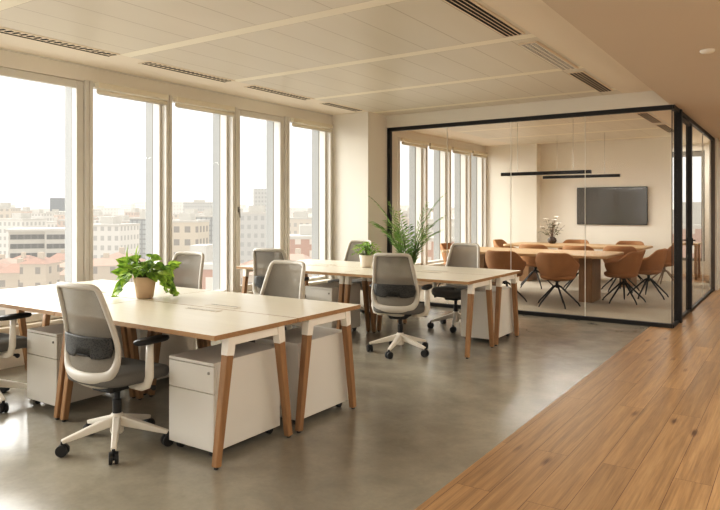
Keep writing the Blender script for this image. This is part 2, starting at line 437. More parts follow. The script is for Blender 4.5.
# ------------------------------------------------------------------ ceiling vents and slots
def slot(y0, y1, x0, label, group=None):
    s = empty('slot_diffuser', (x0,(y0+y1)/2,HC)); h = (y1-y0)/2
    tag(s, label, 'ceiling vent', 'perforated air slots along the window side of the ceiling')
    MB().box(-.09,.09,-h,h,-.006,.0).build('frame', M['ceiling_white'], s, .002)
    m = MB(); n = int(2*h/.06)
    for k in range(n):
        y = -h+.02+k*.06
        m.bar((-.005,y,-.0075),(.06,y+.022,-.0075),.026,.003)
    m.box(-.06,-.035,-h+.02,h-.02,-.0085,-.006)
    m.build('grille', M['slot'], s)
M['ceiling_white'] = plain('vent_paint', srgb(230,214,190), .6, 0, .3, .02)
slot(1.2,3.79,-5.33,'perforated air slot in the ceiling by the windows, nearest the front edge')
slot(4.12,5.28,-5.33,'perforated air slot in the ceiling above the second and third windows')
slot(5.60,6.72,-5.33,'perforated air slot in the ceiling above the fourth window')
slot(7.05,7.9,-5.33,'perforated air slot in the ceiling closest to the pillar')
def linear_vent(y0, y1, label):
    s = empty('linear_vent', (-1.955,(y0+y1)/2,HC)); h = (y1-y0)/2
    tag(s, label, 'ceiling vent', 'dark four-slot vents along the soffit')
    MB().box(-.085,.085,-h,h,-.008,0).build('frame', M['ceiling_white'], s, .003)
    for k in range(4): MB().box(-.066+k*.036,-.044+k*.036,-h+.02,h-.02,-.010,-.003).build('slot', M['slot'], s)
linear_vent(2.6,5.2,'dark four-slot linear vent at the top edge of the ceiling, before the pale grille')
linear_vent(6.95,8.27,'dark four-slot linear vent just before the wall above the glass front')
linear_vent(10.4,11.7,'dark linear vent inside the meeting room close behind the glass front')
linear_vent(12.0,13.3,'dark linear vent deeper inside the meeting room ceiling')
s = empty('ceiling_grille', (-1.955,6.13,HC)); tag(s, 'pale perforated ceiling grille between the two dark linear vents', 'ceiling vent')
MB().box(-.085,.085,-.64,.64,-.008,0).build('frame', M['ceiling_white'], s, .003)
MB().box(-.072,.072,-.62,.62,-.0095,-.007).build('backing', M['slot'], s)
m = MB()
for k in range(31): m.box(-.072,.072,-.62+k*.0405,-.606+k*.0405,-.012,-.0085)
for k in range(4): m.box(-.074+k*.045,-.062+k*.045,-.62,.62,-.014,-.0085)
m.build('louvre', M['whitemetal'], s)
d = empty('smoke_detector', (-.61,5.84,HS)); tag(d, 'small round white detector on the tan soffit', 'detector')
MB().lathe([(.055,0),(.055,-.012),(.045,-.022),(.0001,-.024)],24).build('housing', M['whitemetal'], d, smooth=True)

# ------------------------------------------------------------------ glass meeting room
g = struct(empty('wall_glass_front', (0,GY,0)))
xs = [-5.25,-4.27,-3.30,-2.30,GX-.0]
for i in range(4): MB().box(xs[i]+.003,xs[i+1]-.003,-.006,.006,.05,2.63).build('glass_panel', M['partglass'], g)
for x in xs[1:4]: MB().box(x-.003,x+.003,-.007,.007,.05,2.63).build('joint_strip', M['pullstrip'], g)
MB().box(-5.28,-5.225,-.03,.03,0,2.685).build('post', M['black'], g, .003)
MB().box(-5.28,GX+.01,-.03,.03,2.63,2.685).build('top_rail', M['black'], g, .003)
MB().box(-5.28,GX+.01,-.03,.03,0,.05).build('bottom_rail', M['black'], g, .003)
g = struct(empty('wall_glass_side', (GX,0,0)))
MB().box(-.006,.006,GY+.01,9.02,.03,2.63).build('glass_panel', M['partglass'], g)
MB().box(-.006,.006,10.16,11.6,.03,2.63).build('glass_panel', M['partglass'], g)
MB().box(-.006,.006,11.61,13.06,.03,2.63).build('glass_panel', M['partglass'], g)
MB().box(-.008,.008,11.6,11.61,.03,2.63).build('joint_strip', M['pullstrip'], g)
MB().box(-.005,.005,GY-.005,GY+.005,.05,2.63).build('corner_strip', M['black'], g)
MB().box(-.025,.025,GY,13.1,2.64,2.69).build('top_rail', M['black'], g, .003)
MB().box(-.02,.02,GY,9.05,0,.035).box(-.02,.02,10.16,13.1,0,.035).build('bottom_rail', M['black'], g, .002)
MB().box(-.03,.03,13.04,13.1,0,2.66).build('post', M['bronze'], g, .003)
MB().box(-.045,.045,9.05,9.13,0,2.685).build('post', M['black'], g, .003)
d = struct(empty('door_1', (GX,9.13,0)))
m = MB(); m.box(-.04,.03,.93,1.03,.01,2.62).box(-.02,.02,.0,1.0,2.58,2.62).box(-.02,.02,0,1.0,.01,.05)
m.build('door_frame', M['black'], d, .003)
MB().box(-.006,.006,.0,.95,.04,2.6).build('glass_panel', M['partglass'], d)
m = MB()
for s in (-1,1): m.tube([(s*.03,.975,1.0),(s*.075,.975,1.0),(s*.08,.9,1.0),(s*.08,.84,1.0)],.009,8)
m.box(-.045,.045,.955,.995,.93,1.03); m.build('handle', M['black'], d, .002)

# ------------------------------------------------------------------ desks
DL, DD, DH = 1.525, .705, .74
def make_desk():
    t = empty('desk', (0,0,0)); hx, hy = DL/2-.003, DD/2-.002
    m = MB()
    top = [(-hx,-hy),(hx,-hy),(hx,hy),(-hx,hy)]
    m.prism(top, DH-.027, DH-.001, 1, 1); m.prism([(x*.9995,y*.9995) for x,y in top], DH-.0012, DH, 0, 1)
    m.build('desktop', [M['top'], M['edge']], t)
    m = MB().box(-hx+.08,hx-.08,-.03,.03,.668,.7).box(-hx+.08,hx-.08,.2,.23,.66,.7)
    m.build('rail', M['whitemetal'], t, .004)
    for sx in (-1,1):
        x = sx*(DL/2-.038)
        m = MB().box(x-.02,x+.02,-.21,.21,.662,.713)
        m.build('end_frame', M['whitemetal'], t, .004)
        for sy in (-1,1):
            p, q = Vector((x,sy*.205,.715)), Vector((x,sy*.306,0))
            k = p.lerp(q, .13); f = p.lerp(q, .985)
            lg = MB().bar(k, f, .052, .05, .042, .04, up=(1,0,0)).build('leg', M['leg'], t, .006)
            MB().bar(p, p.lerp(q,.15), .06, .056, .054, .052, up=(1,0,0)).build('bracket', M['whitemetal'], lg, .004)
            MB().lathe([(.013,0),(.013,.014)],10,(q.x,q.y,0)).build('foot', M['blackplastic'], lg)
    f = MB().box(-.15,.15,.235,.30,DH,DH+.0035).build('cable_flap', M['flap'], t, .001)
    MB().box(-.13,.13,.243,.249,DH+.003,DH+.0042).build('cable_slit', M['slot'], f)
    return t
M['flap'] = plain('flap_metal', srgb(214,204,186), .4, .1, .5, .02)
desk0 = make_desk(); used = [False]
def first_or_copy(proto, flag):
    if not flag[0]: flag[0] = True; return proto
    return copy_tree(proto)
RX1, RX2 = -2.615, -2.60
desk_spots = [
    (RX1-DL/2, 2.48+DD/2, 0, 'light maple desk nearest the camera, its end corner over the front drawer pedestal'),
    (RX1-DL*1.5, 2.48+DD/2, 0, 'light maple desk of the near cluster cut off by the photo edge'),
    (RX1-DL/2, 3.19+DD/2, PI, 'light maple desk directly behind the nearest one, grey chair backrest behind it'),
    (RX1-DL*1.5, 3.19+DD/2, PI, 'light maple desk of the near cluster on the window side, behind the trailing plant'),
    (RX2-DL/2, 5.70+DD/2, 0, 'light maple desk of the far cluster with the white-framed swivel chair in front of it'),
    (RX2-DL*1.5, 5.70+DD/2, 0, 'light maple desk of the far cluster on the window side, facing the near cluster'),
    (RX2-DL/2, 6.41+DD/2, PI, 'light maple desk of the far cluster next to the glass room, white pedestal beneath'),
    (RX2-DL*1.5, 6.41+DD/2, PI, 'light maple desk of the far cluster close to the pillar, behind the white plant pot'),
]
for x, y, rz, lb in desk_spots:
    o = first_or_copy(desk0, used); o.location = (x,y,0); o.rotation_euler = (0,0,rz)
    tag(o, lb, 'desk', 'maple desks with oak legs in two clusters')

# ------------------------------------------------------------------ drawer pedestals
def make_pedestal():
    t = empty('drawer_pedestal', (0,0,0)); w, d, z0, z1 = .19, .285, .045, .55
    MB().box(-w,w,-d+.022,d,z0,z1-.016).box(-w,w,-d,d,z1-.018,z1).build('cabinet_body', M['white'], t, .003)
    dr = MB().box(-w,w,-d,-d+.02,z1-.175,z1-.022).build('drawer', M['white'], t, .0025)
    MB().bar((w-.04,-d+.002,z1-.06),(w-.04,-d-.006,z1-.06),.016,.016).build('lock', M['chrome'], dr, .003)
    MB().box(-w,w,-d,-d+.02,z0,z1-.179).build('drawer', M['white'], t, .0025)
    for sx in (-1,1):
        for sy in (-1,1):
            x, y = sx*(w-.05), sy*(d-.05)
            MB().tube([(x-.014,y,.024),(x+.014,y,.024)],.024,14).box(x-.012,x+.012,y-.012,y+.012,.03,z0).build('caster', M['blackplastic'], t)
    return t
ped0 = make_pedestal(); used = [False]
for x, y, rz, lb in [
    (-2.94, 2.885, 0, 'white two-drawer pedestal in front, under the end of the nearest desk'),
    (-2.90, 3.585, PI, 'white drawer pedestal under the near cluster, behind the front pedestal'),
    (-4.50, 2.885, 0, 'white two-drawer pedestal beside the nearest swivel chair, showing its lock'),
    (-4.50, 3.585, PI, 'white drawer pedestal deep under the near cluster, seen behind the armrest of the nearest chair'),
    (-4.50, 6.12, 0, 'white two-drawer pedestal under the window-side half of the far cluster'),
    (-2.875, 6.80, PI, 'white drawer pedestal under the far cluster end next to the glass room'),
]:
    o = first_or_copy(ped0, used); o.location = (x,y,0); o.rotation_euler = (0,0,rz)
    tag(o, lb, 'drawer unit', 'white drawer pedestals under the desks')

# ------------------------------------------------------------------ office chairs
def back_y(x, z):
    s = [(.40,-.19),(.445,-.225),(.52,-.232),(.60,-.222),(.70,-.228),(.85,-.262),(1.0,-.308)]
    z = max(.40,min(1.0,z))
    for (a,ya),(b,yb) in zip(s,s[1:]):
        if z <= b: f = (z-a)/(b-a); f = f*f*(3-2*f) if False else f; y = ya+(yb-ya)*f; break
    return y + .055*(x/.23)**2
def outline(k=1.0, n=1):
    half = [(0,.992),(.09,.992),(.145,.991),(.166,.984),(.178,.966),(.187,.90),(.201,.80),(.216,.70),(.228,.62),(.224,.55),(.198,.495),(.155,.47),(.09,.46),(0,.457)]
    pts = [(x,z) for x,z in half] + [(-x,z) for x,z in half[::-1][1:-1]]
    return pts
def make_chair():
    t = empty('office_chair', (0,0,0))
    m = MB()
    m.bm  # seat cushion: rounded slab with waterfall front edge
    rows = []
    nx, ny = 10, 10
    top, bot = [], []
    def sq(a): return math.copysign(abs(a)**.5, a)
    ring = []
    for k in range(28):
        a = 2*PI*k/28; ring.append((.255*math.copysign(abs(math.cos(a))**.55,math.cos(a)), .015+.25*math.copysign(abs(math.sin(a))**.55,math.sin(a))))
    def rg(s, z): return [(x*s, .015+(y-.015)*s, z-(.025*max(0,(y-.1)/.16)**2)) for x,y in ring]
    m.grid([rg(.02,.405),rg(.9,.405),rg(.98,.42),rg(1,.45),rg(.985,.475),rg(.93,.488),rg(.5,.486),rg(.02,.482)], wrap=True)
    m.build('seat', M['seat'], t, smooth=True, sub=1)
    m = MB(); oc = outline(); n = len(oc); rings = []
    for i, (x, z) in enumerate(oc):
        (xa,za),(xb,zb) = oc[i-1], oc[(i+1)%n]
        T = Vector((xb-xa,0,zb-za)).normalized(); N = Vector((T.z,0,-T.x)); low = max(0,min(1,(.62-z)/.15))
        c = Vector((x, back_y(x,z), z)); rn, ry = .019+.016*low, .017+.006*low
        rings.append([c+N*(rn*math.cos(2*PI*k/10))+Vector((0,1,0))*(ry*math.sin(2*PI*k/10)) for k in range(10)])
    m.grid(rings+[rings[0]], wrap=True); bmesh.ops.remove_doubles(m.bm, verts=m.bm.verts, dist=1e-5)
    m.build('back_frame', M['chairframe'], t, smooth=True, sub=1)
    # lower beak joining the frame to the mechanism
    m = MB(); m.grid([[(x*w, y, z+dz) for x,dz in ((-1,0),(-.6,-.018),(.6,-.018),(1,0),(.6,.02),(-.6,.02))] for w,y,z in ((.17,-.225,.462),(.15,-.225,.44),(.11,-.195,.405),(.085,-.12,.385),(.075,0,.378))], wrap=True)
    m.build('back_support', M['chairframe'], t, smooth=True, sub=1)
    m = MB(); rows = []
    for k in range(15):
        z = .46+(.985-.46)*k/14
        # half width of the outline at this height
        hw = .2
        o = outline()[:14]
        for (xa,za),(xb,zb) in zip(o,o[1:]):
            if zb <= z <= za: hw = xa+(xb-xa)*((za-z)/(za-zb) if za!=zb else 0)
        rows.append([(hw*j/6, back_y(hw*j/6,z)+.004, z) for j in range(-6,7)])
    m.grid(rows); m.build('back_mesh', M['mesh'], t, smooth=True)
    m = MB(); rows = []
    for z0, hw in ((.575,.13),(.59,.195),(.64,.214),(.69,.205),(.70,.195)):
        rows.append([(hw*j/5, back_y(hw*j/5,z0)-.016, z0+(.02 if abs(j)<3 and z0==.575 else 0)) for j in range(-5,6)])
    m.grid(rows); m.build('lumbar_support', M['lumbar'], t, smooth=True, solid=.012)
    MB().box(-.09,.09,-.12,.14,.345,.40).build('mechanism', M['blackplastic'], t, .02)
    MB().tube([(.05,.05,.375),(.22,.06,.37),(.255,.06,.368)],[.008,.008,.017],8).build('lever', M['blackplastic'], t, smooth=True)
    MB().lathe([(.026,.19),(.026,.28),(.018,.282),(.018,.35)],16).build('gas_column', M['blackplastic'], t, smooth=False)
    m = MB(); m.lathe([(.035,.075),(.04,.09),(.038,.19),(.028,.2)],16)
    for k in range(5):
        a = 2*PI*k/5+R(-116); c, s = math.cos(a), math.sin(a)
        m.bar((c*.02,s*.02,.155),(c*.31,s*.31,.082),.046,.062,.03,.024)
    m.build('base', M['chairbase'], t, .008)
    for k in range(5):
        a = 2*PI*k/5+R(-116); c, s = math.cos(a)*.305, math.sin(a)*.305
        b = a+R(60+35*k); u = Vector((math.cos(b),math.sin(b),0)); p = Vector((c,s,.034))
        m = MB()
        for q in (-1,1): m.tube([p+u*(q*.006),p+u*(q*.026)],.034,16)
        m.tube([(c,s,.03),(c,s,.085)],.011,8); m.tube([p-u*.02,p+u*.02],.016,8)
        m.build('caster', M['blackplastic'], t, .003)
    for s in (-1,1):
        ar = MB()
        ar.tube([(s*.12,.0,.385),(s*.22,.0,.383),(s*.262,.0,.40),(s*.277,.005,.45),(s*.272,.012,.55),(s*.27,.015,.645)],[.021,.022,.025,.026,.024,.022],10,sx=.75,sy=1.15)
        a = ar.build('armrest', M['chairbase'], t, smooth=True)
        pm = MB(); ring = [(.042*math.copysign(abs(math.cos(2*PI*k/18))**.7,math.cos(2*PI*k/18)), .125*math.copysign(abs(math.sin(2*PI*k/18))**.7,math.sin(2*PI*k/18))) for k in range(18)]
        pm.grid([[(s*.268+x*q,.03+y*q,z) for x,y in ring] for q,z in ((.02,.642),(.9,.643),(1,.655),(.95,.668),(.8,.673),(.02,.673))], wrap=True)
        pm.build('arm_pad', M['blackplastic'], a, smooth=True)
    return t
chair0 = make_chair(); used = [False]
for x, y, rz, lb in [
    (-3.42, 2.45, R(3), 'grey swivel chair in front, nearest the camera, its five-star base fully in view'),
    (-4.93, 2.45, R(4), 'grey swivel chair cut off by the frame, only armrest, seat and base showing'),
    (-3.46, 3.80, R(178), 'grey chair behind the nearest desk, only its pale backrest rising over the desktop'),
    (-4.93, 4.10, R(186), 'grey chair against the windows behind the trailing plant, backrest only'),
    (-3.31, 5.63, R(14), 'grey swivel chair in front of the far desk cluster, back to the camera'),
    (-4.80, 5.53, R(14), 'grey chair at the window-side front of the far desk cluster, partly behind another backrest'),
    (-3.44, 7.17, R(180), 'grey swivel chair beyond the far desk cluster, facing the camera before the glass room'),
    (-5.0, 7.17, R(180), 'grey chair beside the pillar behind the small white plant pot'),
]:
    o = first_or_copy(chair0, used); o.location = (x,y,0); o.rotation_euler = (0,0,rz)
    tag(o, lb, 'office chair', 'grey swivel chairs around the desks')
    turn = {-3.42:2, -3.31:22, -4.93:30}.get(x, 11*len(lb) % 72)
    for ch in o.children:                       # each five-star base stands turned its own way
        if ch.name.startswith(('base','caster')): ch.rotation_euler.z = R(turn)

# ------------------------------------------------------------------ plants
def leaf(m, base, d, n, L, W, heart=True, fold=.25, droop=.25):
    """one leaf: two halves folded along the midrib, pointing along d, face normal n"""
    d = Vector(d).normalized(); n = Vector(n); n = (n-d*n.dot(d)).normalized(); s = d.cross(n)
    prof = [(0,.0),(-.06,.30),(.08,.47),(.3,.5),(.55,.38),(.8,.17),(1,0)] if heart else [(0,0),(.1,.18),(.35,.42),(.6,.4),(.85,.2),(1,0)]
    mid, lf, rt = [], [], []
    for u, w in prof:
        c = Vector(base)+d*(max(u,0)*L) - n*(droop*L*max(u,0)**2)
        mid.append(m.bm.verts.new(c))
        e = d*(min(u,0)*L)
        lf.append(m.bm.verts.new(c+e+s*(w*W)+n*(fold*w*W))); rt.append(m.bm.verts.new(c+e-s*(w*W)+n*(fold*w*W)))
    for i in range(len(prof)-1):
        for q in (lf, rt):
            vs = [mid[i], q[i], q[i+1], mid[i+1]]
            try: m.bm.faces.new(vs)
            except ValueError: pass
def pot(t, mat, r0, r1, h, soil=True):
    MB().lathe([(r0*.9,0),(r0,.006),(r1,h-.004),(r1*.985,h),(r1*.9,h),(r1*.86,h-.02)],28).build('pot', mat, t, smooth=True)
    if soil: MB().lathe([(.0005,h-.024),(r1*.88,h-.022),(r1*.88,h-.028),(.0005,h-.03)],20).build('soil', M['soil'], t)

# trailing pothos on the near cluster
t = empty('potted_plant', (-4.19,3.25,DH+.002)); tag(t, 'trailing heart-leaved plant in a clay-coloured pot on the near desks', 'plant')
pot(t, M['potclay'], .062, .086, .165)
rp = random.Random(11); lm, sm = MB(), MB()
for k in range(56):
    a = rp.uniform(0,2*PI); el = rp.uniform(.1,1.35); r = rp.uniform(.08,.20)
    if math.cos(a-5.6) > .2: el = max(el, .45)
    p = Vector((math.cos(a)*math.cos(el)*r*1.15, math.sin(a)*math.cos(el)*r*1.15, .165+math.sin(el)*r*.75))
    sm.tube([(p.x*.15,p.y*.15,.14),(p.x*.6,p.y*.6,p.z*.6+.08),p],.0022,5)
    out = Vector((math.cos(a),math.sin(a),rp.uniform(-.7,.5))); L = rp.uniform(.07,.11)
    leaf(lm, p, out, (math.cos(a)*.9+.4,math.sin(a)*.9-.7,1), L, L*.92, True, .12)
for a, ln in ((2.6,.22),(3.5,.25),(4.1,.22),(.75,.25),(.35,.27),(1.4,.18)):
    prev = Vector((0,0,.17)); pts = [prev.copy()]
    for s in range(1,8):
        f = s/7; pts.append(Vector((math.cos(a)*(.05+ln*f*.72), math.sin(a)*(.05+ln*f*.72), .19-.17*f**1.7+.03*math.sin(f*3))))
    sm.tube(pts, .0025, 5)
    for s in range(3,8):
        q = a+rp.uniform(-1.2,1.2); L = rp.uniform(.055,.085)
        leaf(lm, pts[s], (math.cos(q),math.sin(q),-.6), (.5,-.8,.6), L, L*.92, True, .12)
for a, z in ((3.0,.30),(5.2,.28),(4.3,.3)):
    p = Vector((math.cos(a)*.12,math.sin(a)*.12,z)); sm.tube([(0,0,.15),p*.6+Vector((0,0,.1)),p],.0025,5)
    leaf(lm, p, (math.cos(a)*.3,math.sin(a)*.3,1), (math.cos(4),math.sin(4),.2), .11, .08)
for q in (lm, sm):
    for v in q.bm.verts: v.co.z = max(v.co.z, .02)
sm.build('stems', M['stem'], t, smooth=True, fixn=False); lm.build('foliage', M['pothos'], t, smooth=True, fixn=False)

# bushy plant in white pot on far cluster
t = empty('potted_plant', (-4.27,6.47,DH+.002)); tag(t, 'small bushy bright green plant in a white pot on the far desks', 'plant')
pot(t, M['potwhite'], .064, .082, .145)
rp = random.Random(4); lm, sm = MB(), MB()
for k in range(110):
    a = rp.uniform(0,2*PI); el = rp.uniform(.0,1.45); r = rp.uniform(.06,.155)
    p = Vector((math.cos(a)*math.cos(el)*r, math.sin(a)*math.cos(el)*r, .155+math.sin(el)*r*.95))
    if k % 2 == 0: sm.tube([(p.x*.2,p.y*.2,.12),p],.002,5)
    leaf(lm, p, (math.cos(a),math.sin(a),rp.uniform(-.3,.8)), (math.cos(a)*.3,math.sin(a)*.3,1), .055, .05, False)
sm.build('stems', M['stem'], t, smooth=True, fixn=False); lm.build('foliage', M['bushleaf'], t, smooth=True, fixn=False)

# tall palm in front of the glass
t = empty('potted_palm', (-4.55,7.95,0)); tag(t, 'tall feathery palm standing on the floor before the glass front', 'plant')
pot(t, M['potgrey'], .15, .18, .36)
rp = random.Random(22); lm, sm = MB(), MB()
def frond(az, lean, L, start=.36):
    pts = []; p = Vector((math.cos(az)*.04,math.sin(az)*.04,.34)); K = 22
    pts.append(p.copy())
    for k in range(K):
        f = k/(K-1); e = R(86) - lean*f**1.7
        p = p+Vector((math.cos(az)*math.cos(e),math.sin(az)*math.cos(e),math.sin(e)))*(L/K); pts.append(p.copy())
    sm.tube(pts, [.006*(1-.8*i/K)+.001 for i in range(K+1)], 6)
    k0 = int(K*start)
    for k in range(k0, K+1):
        for q in (0,):
            a = pts[k]; b = pts[min(k+1,K)]; d = (pts[min(k+1,K)]-pts[min(k+1,K)-1]).normalized(); o = a.lerp(b, q)
            f = (k+q-k0)/(K-k0)
            side = d.cross(Vector((0,0,1)))
            if side.length < .1: side = Vector((-math.sin(az),math.cos(az),0))
            side.normalize()
            for s in (-1,1):
                ll = (.05+.13*math.sin(PI*min(1,.22+.66*f)))*rp.uniform(.8,1.15)
                dd = (d*.8+side*s*.85+Vector((rp.uniform(-.12,.12),rp.uniform(-.12,.12),rp.uniform(-.2,.1)))).normalized()
                up = side.cross(d).normalized(); w = (up.cross(dd)).normalized()*.010
                mid = o+dd*ll*.45; e = o+dd*ll+Vector((0,0,-.12*ll))
                lm.face([o, mid+w, e]); lm.face([o, e, mid-w])
for az, lean, L in [(3.75,.78,1.38),(.6,.72,1.4),(.95,.4,1.2),(3.3,.35,1.2)]+[(k*2.4+rp.uniform(-.3,.3), rp.uniform(.35,1.15), rp.uniform(.85,1.15)) for k in range(13)]:
    frond(az, lean, L)
sm.build('fronds', M['stem'], t, smooth=True, fixn=False); lm.build('foliage', M['palm'], t, fixn=False)

# ------------------------------------------------------------------ meeting room furniture
def meeting_table(loc, L, D, label, legs):
    t = empty('meeting_table', loc); tag(t, label, 'table')
    r = .09; hx, hy = L/2, D/2; poly = []
    for cx, cy, a0 in ((hx-r,hy-r,0),(-hx+r,hy-r,90),(-hx+r,-hy+r,180),(hx-r,-hy+r,270)):
        for k in range(6): a = R(a0+18*k); poly.append((cx+r*math.cos(a), cy+r*math.sin(a)))
    MB().prism(poly, .70, .74).build('tabletop', M['tabletop'], t, .008)
    for x in legs: MB().box(x-.1,x+.1,-.27,.27,0,.70).build('leg', M['tableleg'], t, .01)
meeting_table((-3.68,10.5,.004), 2.66, 1.36, 'oak meeting table nearer the glass front, on slab legs', (-.8,.95))
meeting_table((-3.60,12.85,.004), 2.6, 1.1, 'second oak meeting table, farther back near the television wall', (-.95,.95))
def make_tub(basemat):
    t = empty('meeting_chair', (0,0,0))
    m = MB(); rows = []
    N = 24; angs = [R(-128+256*j/N) for j in range(N+1)]
    def topz(a):
        c = abs(math.degrees(a))
        if c < 42: return .80
        if c < 85: f = (c-42)/43; return .80-.15*(f*f*(3-2*f))
        return .65-.05*((c-85)/43)
    for tt in (0,.12,.35,.65,.9,1.0):
        row = []
        for a in angs:
            z0 = .40; z = z0+tt*(topz(a)-z0); rr = .17+.13*min(1,tt*1.15)**.55
            row.append((math.sin(a)*rr, -math.cos(a)*rr*.95+.02, z))
        rows.append(row)
    m.grid(rows); m.build('shell', M['tan'], t, smooth=True, solid=.035, sub=1)
    m = MB(); ring = [(.25*math.copysign(abs(math.cos(2*PI*k/20))**.7,math.cos(2*PI*k/20)), .04+.235*math.copysign(abs(math.sin(2*PI*k/20))**.7,math.sin(2*PI*k/20))) for k in range(20)]
    m.grid([[(x*q,.04+(y-.04)*q,z) for x,y in ring] for q,z in ((.02,.375),(.7,.378),(.95,.405),(1,.44),(.95,.468),(.8,.475),(.02,.47))], wrap=True)
    m.build('seat', M['tan'], t, smooth=True, sub=1)
    MB().lathe([(.05,.365),(.05,.38)],16).lathe([(.022,.27),(.022,.37)],12).build('post', basemat, t)
    for k in range(5):
        a = 2*PI*k/5+R(20); c, s = math.cos(a), math.sin(a)
        MB().tube([(c*.01,s*.01,.31),(c*.06,s*.06,.285),(c*.3,s*.3,.05),(c*.325,s*.325,.008)],[.014,.014,.011,.009],8).build('leg', basemat, t, smooth=True)
    return t
tub0 = make_tub(M['black']); used = [False]
for x, y, rz, lb in [
    (-3.78, 9.62, 0, 'tan tub chair at the near meeting table, partly behind the corner of the far desks'),
    (-2.97, 9.60, 0, 'tan tub chair with its back square to the glass front, whole black base visible'),
    (-2.24, 10.55, R(80), 'tan tub chair at the end of the near meeting table, seen from its side'),
    (-2.03, 11.36, R(88), 'tan tub chair half hidden behind the side-on chair at the table end'),
    (-4.02, 11.72, 0, 'tan tub chair between the two meeting tables, closest to the windows'),
    (-3.22, 11.72, 0, 'tan tub chair between the two meeting tables, above the slab leg'),
    (-2.60, 11.98, R(10), 'tan tub chair between the tables, just behind the side-on chair'),
    (-5.26, 10.95, R(-90), 'tan tub chair at the window end of the near table, sliver beside a grey backrest'),
    (-5.05, 12.95, R(-90), 'tan tub chair at the window end of the far meeting table'),
    (-3.86, 13.62, PI, 'tan tub chair behind the far table, under the vase side of the television'),
    (-2.80, 13.62, PI, 'tan tub chair behind the far table, below the corner of the television near the door'),
]:
    o = first_or_copy(tub0, used); o.location = (x,y,.004); o.rotation_euler = (0,0,rz)
    tag(o, lb, 'chair', 'tan tub chairs around the meeting tables')
o = make_tub(M['taupe']); o.location = (-2.08,13.15,.004); o.rotation_euler = (0,0,R(90))
tag(o, 'tan tub chair with taupe base beside the glass corner at the far table', 'chair', 'tan tub chairs around the meeting tables')

# television
t = empty('flat_tv', (-3.25,BW-.005,1.505)); tag(t, 'large flat black television mounted on the meeting room wall', 'television')
w, h = .70, .39
MB().box(-w,w,-.05,-.012,-h,h).build('casing', M['black'], t, .004)
MB().box(-w+.012,w-.012,-.053,-.049,-h+.012,h-.012).build('screen', M['screen'], t)
MB().box(-.2,.2,-.014,0,-.15,.15).build('wall_bracket', M['black'], t)

# linear pendants
def pendant(x0, x1, y, z, label):
    p = empty('linear_pendant', ((x0+x1)/2,y,HC)); h = (x1-x0)/2; dz = z-HC
    tag(p, label, 'pendant lamp')
    MB().box(-h,h,-.03,.03,dz-.028,dz+.028).build('housing', M['black'], p, .003)
    MB().box(-h+.02,h-.02,-.02,.02,dz-.031,dz-.027).build('diffuser', M['pullstrip'], p)
    for s in (-.62,.62): MB().tube([(s*h,0,dz+.028),(s*h,0,0)],.0025,6).build('cable', M['chrome'], p)
pendant(-4.19,-2.71,10.5,2.02,'longer black linear pendant lamp over the near meeting table')
pendant(-4.20,-2.76,12.7,2.06,'black linear pendant lamp behind the other, over the far meeting table')

# vase with white flowers
t = empty('flower_vase', (-4.15,13.1,.744)); tag(t, 'small dark round vase of white flowers and dark leaves on the far meeting table', 'vase')
MB().lathe([(.04,0),(.075,.02),(.09,.06),(.08,.1),(.05,.125),(.055,.135),(.045,.132)],20).build('vase', M['potdark'], t, smooth=True)
rp = random.Random(5); sm, lm, fm = MB(), MB(), MB()
for k in range(20):
    a = rp.uniform(0,2*PI); el = rp.uniform(.5,1.45); r = rp.uniform(.22,.44)
    p = Vector((math.cos(a)*math.cos(el)*r, math.sin(a)*math.cos(el)*r, .12+math.sin(el)*r))
    sm.tube([(0,0,.1),p*.5+Vector((0,0,.06)),p],.003,5)
    for j in range(4):
        b = rp.uniform(0,2*PI)
        q = p.lerp(Vector((0,0,.12)), rp.uniform(.0,.6))
        leaf(lm, q, (math.cos(b),math.sin(b),rp.uniform(-.2,.6)), (0,0,1), .085, .05, False)
    if k % 2 == 0:
        for j in range(5):
            b = 2*PI*j/5+a; leaf(fm, p, (math.cos(b),math.sin(b),.5), (0,-.3,1), .06, .05, False)
sm.build('stems', M['brownstem'], t, fixn=False); lm.build('foliage', M['darkleaf'], t, fixn=False); fm.build('flowers', M['petal'], t, fixn=False)

# wooden table in the alcove beyond
t = empty('side_table', (-2.05,15.1,0)); tag(t, 'small light wood table by the far window beyond the glass door', 'table')
MB().box(-.45,.33,-.3,.3,.70,.74).build('tabletop', M['tabletop'], t, .005)
for sx in (-.41,.29):
    for sy in (-.26,.26): MB().bar((sx,sy,.70),(sx,sy,0),.05,.05).build('leg', M['leg'], t, .004)

# ------------------------------------------------------------------ the city outside
GZ = -24
TH = math.atan2(440,653)
FW = Vector((-math.sin(TH),math.cos(TH),0)); RT = Vector((math.cos(TH),math.sin(TH),0))
def along(bearing, dist):           # bearing measured from the facade axis, dist in metres
    return FW*dist + RT*(dist*bearing)
slab('ground', -3200, 900, 30, 3600, GZ-.5, GZ, M['c_ground'])
SPOTS = []
def free(b, D, r):
    p = along(b, D)
    if any((p.x-x)**2+(p.y-y)**2 < (r+q)**2 for x,y,q in SPOTS): return False
    SPOTS.append((p.x,p.y,r)); return True
def block(name, b, D, w, d, top, mat, rz, label, group=None, parapet=True):
    p = along(b, D); r = empty(name, (p.x,p.y,GZ), rz); tag(r, label, 'building', group)
    if name != 'city_block': SPOTS.append((p.x,p.y,math.hypot(w,d)/2))
    H = top-GZ
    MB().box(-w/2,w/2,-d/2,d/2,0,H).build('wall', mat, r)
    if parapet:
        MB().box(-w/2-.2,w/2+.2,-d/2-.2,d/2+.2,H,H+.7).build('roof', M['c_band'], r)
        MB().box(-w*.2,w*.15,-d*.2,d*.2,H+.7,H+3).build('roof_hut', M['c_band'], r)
    return r
B = lambda px: (px-360)/653
def topz(y, D): return 1.42+(210-y)/653*D
